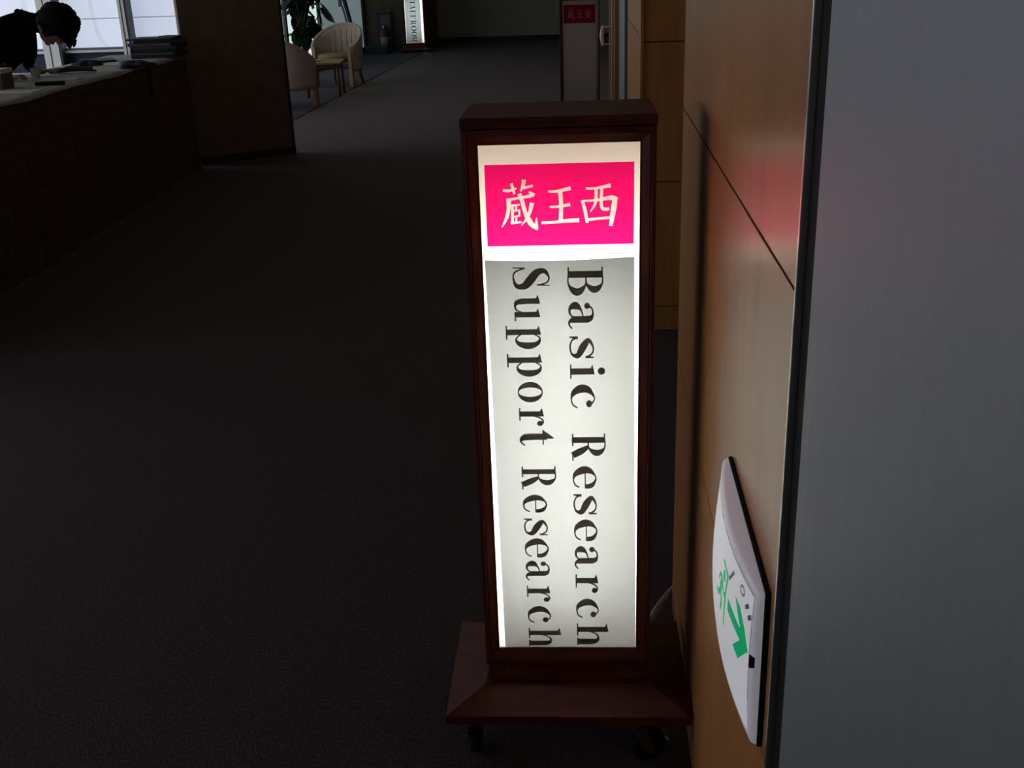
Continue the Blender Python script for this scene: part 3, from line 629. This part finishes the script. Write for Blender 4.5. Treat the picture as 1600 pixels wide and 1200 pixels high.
# things on the table
def on(sx, sy, z=TZ + .0035): return Vector((sx, sy, z))
def sheet(name, cx, cy, w, h, rz, m, label, cat, t=.003, z=TZ + .0035, group=None):
    b = MB().box(-w / 2, w / 2, -h / 2, h / 2, 0, t, min(.001, t * .3)).build(name, m); b.location = (cx, cy, z); b.rotation_euler = (0, 0, rz); tag(b, label, cat, group); return b
def folder(cx, cy, z, w, h, t, rz, label, group, m=M_green):
    o = empty('folder', (cx, cy, z), rz); tag(o, label, 'folder', group)
    MB().box(-w / 2, w / 2, -h / 2, h / 2, 0, .0025, .0008).build('cover', m, o); MB().box(-w / 2, w / 2, -h / 2, h / 2, t - .0025, t, .0008).build('cover', m, o)
    MB().box(-w / 2, -w / 2 + .003, -h / 2, h / 2, .002, t - .002).build('spine', m, o)
    MB().box(-w / 2 + .006, w / 2 - .008, -h / 2 + .006, h / 2 - .006, .003, t - .003).build('pages', M_blacktrim, o)
    return o
z = TZ + .0036; FG = 'dark green folders on the counter'
ords = ['bottom', 'second', 'third', 'fourth', 'fifth', 'sixth', 'top']
for i, (dx, dy, rz, t) in enumerate(((0, 0, .10, .022), (.012, -.01, -.06, .020), (-.015, .01, .16, .022), (.01, 0, .02, .020), (-.008, .012, -.10, .022), (.02, 0, .2, .02), (-.02, .0, .05, .014))):
    folder(-3.395 + dx, 8.62 + dy, z, .36, .30, t, rz, f'dark green folder, {ords[i]} in the stack at the far counter end', FG); z += t + .0008
folder(-3.745, 8.27, TZ + .0036, .24, .30, .016, .5, 'dark green folder lying flat just left of the folder stack', FG)
o = folder(-3.27, 8.58, z, .16, .11, .012, -.3, 'small dark card box on top of the folder stack', 'small card box'); o['category'] = 'box'; o.name = 'card_box'; del o['group']
def cloth_heap(name, cx, cy, rx, ry, h, m, label, cat, seed, rz=0.0):
    rnd = random.Random(seed); ph = [rnd.uniform(0, 6) for _ in range(6)]; b = MB(); n, k = 30, 7
    for j in range(k + 1):
        t = j / k
        for i in range(n):
            a = 2 * PI * i / n; r = math.cos(t * PI / 2) ** .6 * (1 + .18 * math.sin(3 * a + ph[0]) + .1 * math.sin(7 * a + ph[1]))
            b.v.append((rx * r * math.cos(a), ry * r * math.sin(a), h * math.sin(t * PI / 2) * (1 + .25 * math.sin(4 * a + ph[2] + t * 3)) if j else 0))
    b.f = [(j * n + i, j * n + (i + 1) % n, (j + 1) * n + (i + 1) % n, (j + 1) * n + i) for j in range(k) for i in range(n)] + [tuple(range(n - 1, -1, -1)), tuple(k * n + i for i in range(n))]
    o = b.build(name, m, None, True); o.location = (cx, cy, TZ + .0036); o.rotation_euler = (0, 0, rz); tag(o, label, cat); return o
cloth_heap('folded_bag', -3.22, 7.68, .13, .12, .035, M_navy, 'crumpled navy cloth bag on the counter before the folders', 'bag', 3, .3)
rc = random.Random(21); cb = MB(); pts_ = []
for i in range(150):
    t = i / 149 * 9 * PI; pts_.append(((.11 + .035 * math.sin(t * .37)) * math.cos(t) + .02 * math.sin(t * 2.3), (.045 + .012 * math.sin(t * .53)) * math.sin(t), .008 + .020 * (i / 149) + .006 * math.sin(t * 1.7)))
cb.tube(pts_, .0065, 7); cbo = cb.build('cable_bundle', M_pole, None, True); cbo.location = (-3.50, 7.30, TZ + .006); cbo.rotation_euler = (0, 0, .2); tag(cbo, 'dark bundle of cables left of the navy bag', 'cable')
cloth_heap('dark_pouch', -3.66, 7.88, .10, .05, .035, M_pole, 'small dark pouch near the back edge of the counter', 'pouch', 9, .3)
sheet('paper_sheet', -3.47, 8.0, .21, .297, .25, M_paper, 'white paper sheet behind the navy bag', 'paper')
sheet('paper_sheet', -3.22, 7.33, .10, .05, .35, M_paper, 'small white slip in front of the cable bundle', 'paper')
sheet('paper_sheet', -3.40, 6.85, .297, .21, .2, M_paper, 'white paper sheet under the leaning person', 'paper')
sheet('paper_sheet', -3.30, 6.10, .297, .21, .12, M_paper, 'white paper sheet nearest the left frame edge', 'paper')
# dark pen case
pc = MB().box(-.085, .085, -.022, .022, 0, .022, .008).build('pen_case', M_black, None, True); pc.location = (-3.245, 6.46, TZ + .0036); pc.rotation_euler = (0, 0, .05); tag(pc, 'long black pen case on the white counter cloth', 'pen case')
# cups
cup = empty('paper_cup', (-3.56, 6.92, TZ + .0036)); tag(cup, 'small white paper cup below the leaning person', 'cup')
mm = MB(); nn = 24; pr = [(.024, 0), (.033, .066), (.035, .068), (.035, .066), (.032, .064), (.023, .004)]
for r, h in pr:
    for i in range(nn): mm.v.append((r * math.cos(2 * PI * i / nn), r * math.sin(2 * PI * i / nn), h))
mm.f = [(k * nn + i, k * nn + (i + 1) % nn, (k + 1) * nn + (i + 1) % nn, (k + 1) * nn + i) for k in range(5) for i in range(nn)] + [tuple(range(nn - 1, -1, -1)), tuple(5 * nn + i for i in range(nn))]
mm.build('cup_wall', M_paper, cup, True)
# card box with white lid
bx = empty('carton', (-3.50, 6.32, TZ + .0036), .1); tag(bx, 'brown cardboard carton with white lid at the left frame edge', 'carton')
MB().box(-.10, .07, -.08, .08, 0, .095, .002).build('box_body', M_cardb, bx); MB().box(-.104, .074, -.084, .084, .088, .113, .003).build('lid', M_paper, bx)
tb = MB().box(-.03, .03, -.03, .03, 0, .10, .004).build('tissue_box', mat('pale_teal', (0.30, 0.50, 0.50), 0.5)); tb.location = (-3.425, 5.93, TZ + .0036); tag(tb, 'pale teal box at the left frame edge', 'box')
# strap hanging over the front edge
sm = MB(); pts = [(-3.29, 7.83, TZ + .006), (-3.235, 7.86, TZ + .009), (-3.196, 7.885, TZ + .006), (-3.186, 7.89, TZ - .03), (-3.186, 7.893, .80), (-3.188, 7.90, .70)]
for p in pts: sm.v += [(p[0], p[1] - .035, p[2]), (p[0], p[1] + .035, p[2]), (p[0] + .004, p[1] + .035, p[2] + .002), (p[0] + .004, p[1] - .035, p[2] + .002)]
sm.f = [(i * 4 + j, i * 4 + (j + 1) % 4, (i + 1) * 4 + (j + 1) % 4, (i + 1) * 4 + j) for i in range(5) for j in range(4)] + [(3, 2, 1, 0), (20, 21, 22, 23)]
tag(sm.build('strap', M_pole), 'dark strap hanging over the front of the counter', 'strap')

# ================================================================== PERSON leaning over the table
PY = 6.92
def skin_mesh(chains):
    """chains: list of [(pos, radius)...]; first chain holds the root; returns evaluated mesh"""
    vs, es, rs = [], [], []
    idx = {}
    for ch in chains:
        prev = None
        for p, r in ch:
            key = tuple(round(c, 4) for c in p)
            if key not in idx: idx[key] = len(vs); vs.append(p); rs.append(r)
            if prev is not None: es.append((prev, idx[key]))
            prev = idx[key]
    me = bpy.data.meshes.new('skel'); me.from_pydata(vs, es, []); o = bpy.data.objects.new('skel', me); COL.objects.link(o)
    o.modifiers.new('s', 'SKIN')
    for i, r in enumerate(rs): me.skin_vertices[0].data[i].radius = (r, r) if not isinstance(r, tuple) else r
    me.skin_vertices[0].data[0].use_root = True
    sb = o.modifiers.new('d', 'SUBSURF'); sb.levels = 2; sb.render_levels = 2
    dg = bpy.context.evaluated_depsgraph_get(); ev = o.evaluated_get(dg); out = bpy.data.meshes.new_from_object(ev)
    bpy.data.objects.remove(o); return out
def ellipsoid(c, r, rot=None, n=20):
    bm = bmesh.new(); bmesh.ops.create_uvsphere(bm, u_segments=n, v_segments=n // 2, radius=1)
    M = Matrix.Translation(c) @ (rot or Matrix.Identity(4)) @ Matrix.Diagonal((*r, 1))
    b = MB(); b.bm(bm, M); return b
# the person stands behind the counter facing the corridor (+X), bent over it
hip = (-4.06, PY, .93)
chest = (-3.72, PY, 1.22); neckb = (-3.575, PY, 1.275); headc = Vector((-3.375, PY, 1.245))
ch = [[(hip, .14), ((-3.95, PY, 1.06), .135), (chest, .155), (neckb, .075), ((-3.50, PY, 1.265), .058), (tuple(headc), .07)]]
hands = []
for s in (-1, 1):
    hx, hy = -3.66, PY + s * .19
    sh_ = (-3.66, PY + s * .17, 1.22)
    ch.append([(chest, .155), (sh_, .078), ((-3.70, PY + s * .24, 1.07), .056), ((-3.70, hy, .99), .038), ((hx, hy, .962), .030)])
    ch.append([(hip, .14), ((-4.08, PY + s * .10, .86), .095), ((-4.07, PY + s * .11, .50), .062), ((-4.14, PY + s * .11, .09), .042), ((-4.05, PY + s * .12, .045), .04), ((-3.95, PY + s * .125, .035), .03)])
    hands.append((hx, hy, s))
body_m = skin_mesh(ch)
hb = MB()
# head: crown toward +X, face downward
hr = Matrix.Rotation(math.radians(72), 4, 'Y')      # tips the upright head forward
def H2(v): return headc + (hr @ Vector(v))
hb2 = [ellipsoid((-3.71, PY, 1.13), (.12, .18, .13)), ellipsoid((-3.80, PY, 1.065), (.13, .18, .12)), ellipsoid((-3.72, PY - .17, 1.08), (.075, .07, .10))]
hb2.append(ellipsoid(headc, (.092, .076, .112), hr, 28))
hb2.append(ellipsoid(H2((.035, 0, -.062)), (.055, .052, .058), hr, 20))    # jaw
hb2.append(ellipsoid(H2((.078, 0, -.098)), (.018, .020, .016), hr, 12))    # chin
hb2.append(ellipsoid(H2((.102, 0, -.022)), (.018, .013, .024), hr, 12))    # nose
hb2.append(ellipsoid(H2((.088, 0, -.068)), (.014, .024, .010), hr, 12))    # mouth
hb2.append(ellipsoid(H2((.086, 0, .018)), (.012, .055, .012), hr, 12))     # brow
for s in (-1, 1): hb2.append(ellipsoid(H2((-.005, s * .078, -.012)), (.020, .010, .032), hr, 12))
for hx, hy, s in hands:
    hb2.append(ellipsoid((hx + .035, hy, .952), (.048, .040, .016), None, 16))
    for k, (oy, ln) in enumerate(((-.030, .060), (-.011, .070), (.010, .066), (.029, .052))):
        p0 = Vector((hx + .068, hy + oy, .955)); hb2.append(MB().tube([p0, p0 + Vector((ln * .5, oy * .1, .006)), p0 + Vector((ln * .85, oy * .15, -.006)), p0 + Vector((ln, oy * .16, -.018))], [.0095, .009, .0085, .007], 8))
    p0 = Vector((hx + .02, hy - s * .032, .953)); hb2.append(MB().tube([p0, p0 + Vector((.028, -s * .022, .002)), p0 + Vector((.052, -s * .026, -.008))], [.012, .0105, .008], 8))
allb = MB(); allb.add([v.co.copy() for v in body_m.vertices], [tuple(p.vertices) for p in body_m.polygons])
for b in hb2: allb.add(b.v, b.f)
tmp = allb.build('tmp_person', M_suit)
rm = tmp.modifiers.new('r', 'REMESH'); rm.mode = 'VOXEL'; rm.voxel_size = .0065
smd = tmp.modifiers.new('sm', 'SMOOTH'); smd.factor = .5; smd.iterations = 2
dg = bpy.context.evaluated_depsgraph_get(); pm = bpy.data.meshes.new_from_object(tmp.evaluated_get(dg)); bpy.data.objects.remove(tmp)
pm.materials.clear()
for m_ in (M_suit, M_skin): pm.materials.append(m_)
for p in pm.polygons:
    c = p.center; p.use_smooth = True
    head = (c - headc).length < .165 and c.x > -3.462
    hand = any((c - Vector((hx + .05, hy, .955))).length < .095 and c.x > hx + .0 for hx, hy, s in hands)
    p.material_index = 1 if (head or hand) else 0
per = empty('person', (-4.06, PY, 0)); tag(per, 'person in black jacket with dark hair leaning over the registration counter', 'person')
po = bpy.data.objects.new('body', pm); COL.objects.link(po); po.parent = per; po.location = (4.06, -PY, 0)
# hair: bushy cap with a fringe hanging down off the forehead
hm = MB(); nu_, nv_ = 48, 22; rnd = random.Random(4)
for j in range(nv_ + 1):
    th = PI * .66 * j / nv_
    for i in range(nu_):
        a = 2 * PI * i / nu_; r = 1 + .05 * math.sin(9 * a + 3 * th) + .03 * math.sin(23 * a) + rnd.uniform(-.015, .015)
        fr = max(0, math.cos(a)) ** 1.5        # front side
        cut = 1.0 - .22 * fr * max(0, (th - 1.3))
        x = .128 * math.sin(th) * math.cos(a) * r * cut; y = .104 * math.sin(th) * math.sin(a) * r; zz = .138 * math.cos(th) * r + .012
        if th > 1.75: x *= .94; 
        hm.v.append(tuple(H2((x - .004, y, zz)) - Vector((-4.06, PY, 0))))
hm.f = [(j * nu_ + i, j * nu_ + (i + 1) % nu_, (j + 1) * nu_ + (i + 1) % nu_, (j + 1) * nu_ + i) for j in range(nv_) for i in range(nu_) if not (j > nv_ * .70 and math.cos(2 * PI * (i + .5) / nu_) > .55)] + [tuple(range(nu_ - 1, -1, -1))]
hair = hm.build('hair', M_hair, per, True)
fm = MB()                                   # tufts of the fringe and the ragged outline
for k in range(46):
    a = rnd.uniform(-1.1, 1.1); b = rnd.uniform(.2, 1.25)
    p = H2((.122 * math.sin(b) * math.cos(a), .104 * math.sin(b) * math.sin(a), .135 * math.cos(b) + .012)) - Vector((-4.06, PY, 0))
    d = (hr @ Vector((.55 * math.cos(a), .4 * math.sin(a), -.75))).normalized() * rnd.uniform(.03, .055)
    fm.tube([p - d * .3, p + d * .5, p + d], [.012, .009, .002], 6)
for k in range(16):
    y = rnd.uniform(-.07, .07); p = H2((.115, y, .060)) - Vector((-4.06, PY, 0)); d = (hr @ Vector((.55, 0, -.28))) * rnd.uniform(.05, .085)
    fm.tube([p, p + d * .6, p + d], [.014, .010, .003], 6)
fm.build('fringe', M_hair, hair, True)
# jacket collar
cm = MB()
for j in range(3):
    for i in range(25):
        a = 2 * PI * i / 24; rr = .062 + .008 * j
        c = Vector((-3.565 + .028 * (1 - j), PY, 1.272)) - Vector((-4.06, PY, 0))
        cm.v.append(tuple(c + Vector((-.25 * rr * math.cos(a) * .5, rr * math.sin(a), rr * math.cos(a)))))
cm.f = [(j * 25 + i, j * 25 + i + 1, (j + 1) * 25 + i + 1, (j + 1) * 25 + i) for j in range(2) for i in range(24)]
cm.build('collar', M_suit, per, True)
MB().prism([(-.012, 0), (.014, 0), (-.014, .030)], lambda a, b: (.515 + a, -.035, 1.318 + b), lambda a, b: (.515 + a, -.02, 1.318 + b)).build('collar_tip', M_suit, per)

# ================================================================== LOUNGE: tub chairs, table, plant, leaning pole
def make_tub_chair():
    o = empty('tub_chair'); R0 = .33
    m = MB(); n, k = 40, 8
    # barrel shell open toward -Y
    def top(a): return .46 + .34 * max(0, math.cos(a * .5 * 1.28)) ** 1.3       # a = 0 at the back
    for side, rr in ((0, R0), (1, R0 - .045)):
        for i in range(n + 1):
            a = (i / n - .5) * 2 * math.radians(122)
            for j in range(k + 1):
                t = j / k; z = .20 + (top(a) - .20) * t; r = rr + .03 * t
                m.v.append((r * math.sin(a), r * math.cos(a), z))
    q = (n + 1) * (k + 1)
    for s_ in (0, 1):
        m.f += [(s_ * q + i * (k + 1) + j, s_ * q + (i + 1) * (k + 1) + j, s_ * q + (i + 1) * (k + 1) + j + 1, s_ * q + i * (k + 1) + j + 1) for i in range(n) for j in range(k)]
    for i in range(n):
        for j in (0, k): m.f.append((i * (k + 1) + j, (i + 1) * (k + 1) + j, q + (i + 1) * (k + 1) + j, q + i * (k + 1) + j))
    for i in (0, n):
        for j in range(k): m.f.append((i * (k + 1) + j, i * (k + 1) + j + 1, q + i * (k + 1) + j + 1, q + i * (k + 1) + j))
    shell = m.build('shell', M_wicker, o, True)
    rm_ = MB().tube([((R0 + .008) * math.sin(a), (R0 + .008) * math.cos(a), top(a) + .004) for a in [(i / 30 - .5) * 2 * math.radians(122) for i in range(31)]], .024, 10)
    rm_.build('rolled_rim', M_wicker, shell, True)
    for i in range(7):                       # upright ribs of the woven back
        a = (i / 6 - .5) * 1.7; r = R0 - .046
        MB().tube([((r + .03 * t) * math.sin(a), (r + .03 * t) * math.cos(a), .40 + (top(a) - .42) * t) for t in (0, .3, .6, 1)], .006, 6).build('rib', M_wicker, shell, True)
    s = MB(); 
    s.lathe([(.05, .34), (.26, .34), (.285, .36), (.285, .41), (.26, .435), (.05, .445)], (0, -.01, 0), 28).build('seat_cushion', M_cush, o, True)
    MB().lathe([(.05, .27), (.30, .27), (.30, .34), (.05, .34)], (0, 0, 0), 28).build('seat_frame', M_oak, o)
    ta = math.radians(122)
    for s_ in (-1, 1):
        x, y = s_ * (R0 - .01) * math.sin(ta), (R0 - .01) * math.cos(ta)
        MB().box(x - .028, x + .028, y - .03, y + .025, .0, top(ta) + .03, .008).build('arm_post', M_oak, o)
        MB().tube([(s_ * .19, .22, .28), (s_ * .20, .26, .12), (s_ * .215, .30, 0)], [.026, .022, .017], 8).build('leg', M_dwood, o, True)
    return o
def copy_tree(o, parent=None):
    c = o.copy(); COL.objects.link(c); c.parent = parent
    for chd in list(o.children): copy_tree(chd, c)
    return c
c1 = make_tub_chair(); c1.location = (-3.555, 15.45, .006); c1.rotation_euler = (0, 0, math.radians(-14))
tag(c1, 'pale wicker tub chair facing the corridor beyond the small wood table', 'chair', 'lounge tub chairs')
c2 = copy_tree(c1); c2.location = (-3.66, 13.15, .006); c2.rotation_euler = (0, 0, math.radians(150))
tag(c2, 'pale wicker tub chair half hidden by the partition edge', 'chair', 'lounge tub chairs')
t = empty('side_table', (-3.47, 14.25, .006), .12); tag(t, 'small square wooden table between the two tub chairs', 'table')
MB().box(-.24, .24, -.30, .30, .40, .425, .008).build('table_top', M_oak, t)
MB().box(-.21, .21, -.27, .27, .355, .402).build('apron', M_dwood, t)
for a in (-1, 1):
    for b in (-1, 1): MB().tube([(a * .19, b * .25, .40), (a * .2, b * .26, 0)], [.026, .017], 8).build('leg', M_dwood, t, True)
ash = MB().lathe([(.03, 0), (.05, .004), (.055, .022), (.05, .022), (.044, .008), (.01, .006)], (0, 0, 0), 20).build('ashtray', M_white, None, True); ash.location = (-3.56, 14.2, .4322); tag(ash, 'small pale dish on the side table', 'dish')

# monstera
pt = empty('potted_monstera', (-4.16, 15.95, .006)); tag(pt, 'tall potted plant with dark split leaves against the window', 'plant')
MB().lathe([(.12, 0), (.14, .02), (.17, .32), (.18, .34), (.155, .34), (.15, .30), (.02, .30)], (0, 0, 0), 24).build('pot', M_pot, pt, True)
MB().lathe([(.152, .285), (.10, .305), (.01, .31)], (0, 0, 0), 20).build('soil', M_soil, pt, True)
def leaf_mesh(seed):
    rnd = random.Random(seed); b = MB(); n = 7; L = 1.0
    # midrib strips with notched lobes
    for s in (-1, 1):
        for i in range(n):
            t0, t1 = i / n, (i + .74) / n
            def wid(t): return .52 * math.sin(PI * min(1, t * .86 + .14)) ** .75
            y0, y1 = -.12 + t0 * 1.1, -.12 + t1 * 1.1
            w0, w1 = wid(t0), wid(t1); dr = .18
            pts = [(0, y0), (0, y1 + .03), (s * w1 * .3, y1 + .05), (s * w1, y1 - dr * .4), (s * (w0 + w1) * .53, (y0 + y1) / 2 - dr), (s * w0 * .95, y0 - dr * .8), (s * w0 * .3, y0 - .015)]
            zf = lambda x, y: -.35 * x * x - .22 * max(0, y) ** 2
            o = len(b.v); b.v += [(x, y, zf(x, y)) for x, y in pts]; b.f.append(tuple(range(o, o + 7)))
    me = bpy.data.meshes.new('leaf'); me.from_pydata(b.v, [], b.f); me.materials.append(M_leaf); me.update()
    return me
lm = [leaf_mesh(i) for i in range(3)]
rnd = random.Random(12)
for k in range(40):
    ang = rnd.uniform(0, 2 * PI); hgt = .62 + .95 * (k / 40) + rnd.uniform(-.05, .05); out = rnd.uniform(.08, .34) * (.75 if hgt < .8 else 1.0)
    if math.cos(ang) < 0: out *= .45
    tip = Vector((out * math.cos(ang), out * math.sin(ang), hgt))
    st_ = MB().tube([(0, 0, .29), (tip.x * .3, tip.y * .3, .29 + (hgt - .29) * .6), tuple(tip)], [.012, .008, .005], 6).build('stem', M_stem, pt, True)
    lf = bpy.data.objects.new('leaf', lm[k % 3]); COL.objects.link(lf); lf.parent = pt
    lf.location = tip; s = rnd.uniform(.19, .29); lf.scale = (s, s, s)
    lf.rotation_euler = (rnd.uniform(-1.5, -.2), rnd.uniform(-.6, .6), ang - PI / 2)
# leaning dark pole with a clip
pl = empty('leaning_pole', (-4.07, 19.0, .006)); tag(pl, 'dark slanted pole with blue-grey clip behind the tub chair', 'pole')
MB().tube([(.09, 0, 0), (-.02, 0, .60), (-.13, 0, 1.12), (-.22, 0, 1.6)], .034, 10).build('shaft', M_pole, pl, True)
MB().box(-.215, -.165, -.03, .03, .94, 1.07, .006).build('clip', M_bluegrey, pl)
MB().tube([(-.155, -.02, .95), (-.11, -.02, .75), (-.07, -.02, .5)], .016, 8).build('grey_tube', M_bluegrey, pl, True)

# ================================================================== fire extinguisher corner
fe = empty('fire_extinguisher', (-4.06, 21.75, .0)); tag(fe, 'red fire extinguisher with white label standing against the brown wall', 'extinguisher')
MB().lathe([(.068, .03), (.078, .04), (.080, .06), (.080, .36), (.070, .40), (.035, .43), (.022, .45)], (0, 0, 0), 24).build('cylinder', M_red, fe, True)
MB().lathe([(.0808, .10), (.0808, .29)], (0, 0, 0), 24).build('paper_label', mat('label_grey', (.30, .30, .30), .6), fe, True)
MB().lathe([(.022, .445), (.026, .46), (.026, .49), (.012, .50)], (0, 0, 0), 14).build('valve', M_chrome, fe, True)
MB().prism([(-.03, .50), (.10, .53), (.10, .54), (-.03, .52)], lambda a, b: (a, -.012, b), lambda a, b: (a, .012, b)).build('lever', M_dgrey, fe)
MB().tube([(.02, 0, .48), (.09, -.01, .46), (.11, -.01, .36), (.10, -.01, .22), (.09, -.01, .16)], .011, 8).build('hose', M_black, fe, True)
MB().lathe([(.085, 0), (.095, .005), (.09, .03), (.06, .032)], (0, 0, 0), 20).build('foot_ring', M_dgrey, fe, True)
es = empty('extinguisher_stand', (-4.09, 21.98, 0)); tag(es, 'dark stand with grey notice plate behind the extinguisher', 'stand')
MB().box(-.15, .14, 0.0, .03, 0, .74, .004).build('back_panel', M_dgrey, es); MB().box(-.17, .15, -.08, .04, .735, .765, .006).build('top_shelf', M_bluegrey, es); MB().box(-.07, .12, -.004, 0, .46, .68).build('notice_plate', mat('plate_grey', (.13, .13, .14), .5), es)
gp = empty('planter_trough', (-4.14, 21.35, .0)); tag(gp, 'low dark green trough on the floor below the lounge window', 'trough')
gm = MB().box(-.22, .21, -.14, .14, .006, .13, .006).build('trough_body', M_dgreen, gp); MB().box(-.228, .218, -.148, .148, .115, .135, .005).build('rim', M_dgreen, gp)
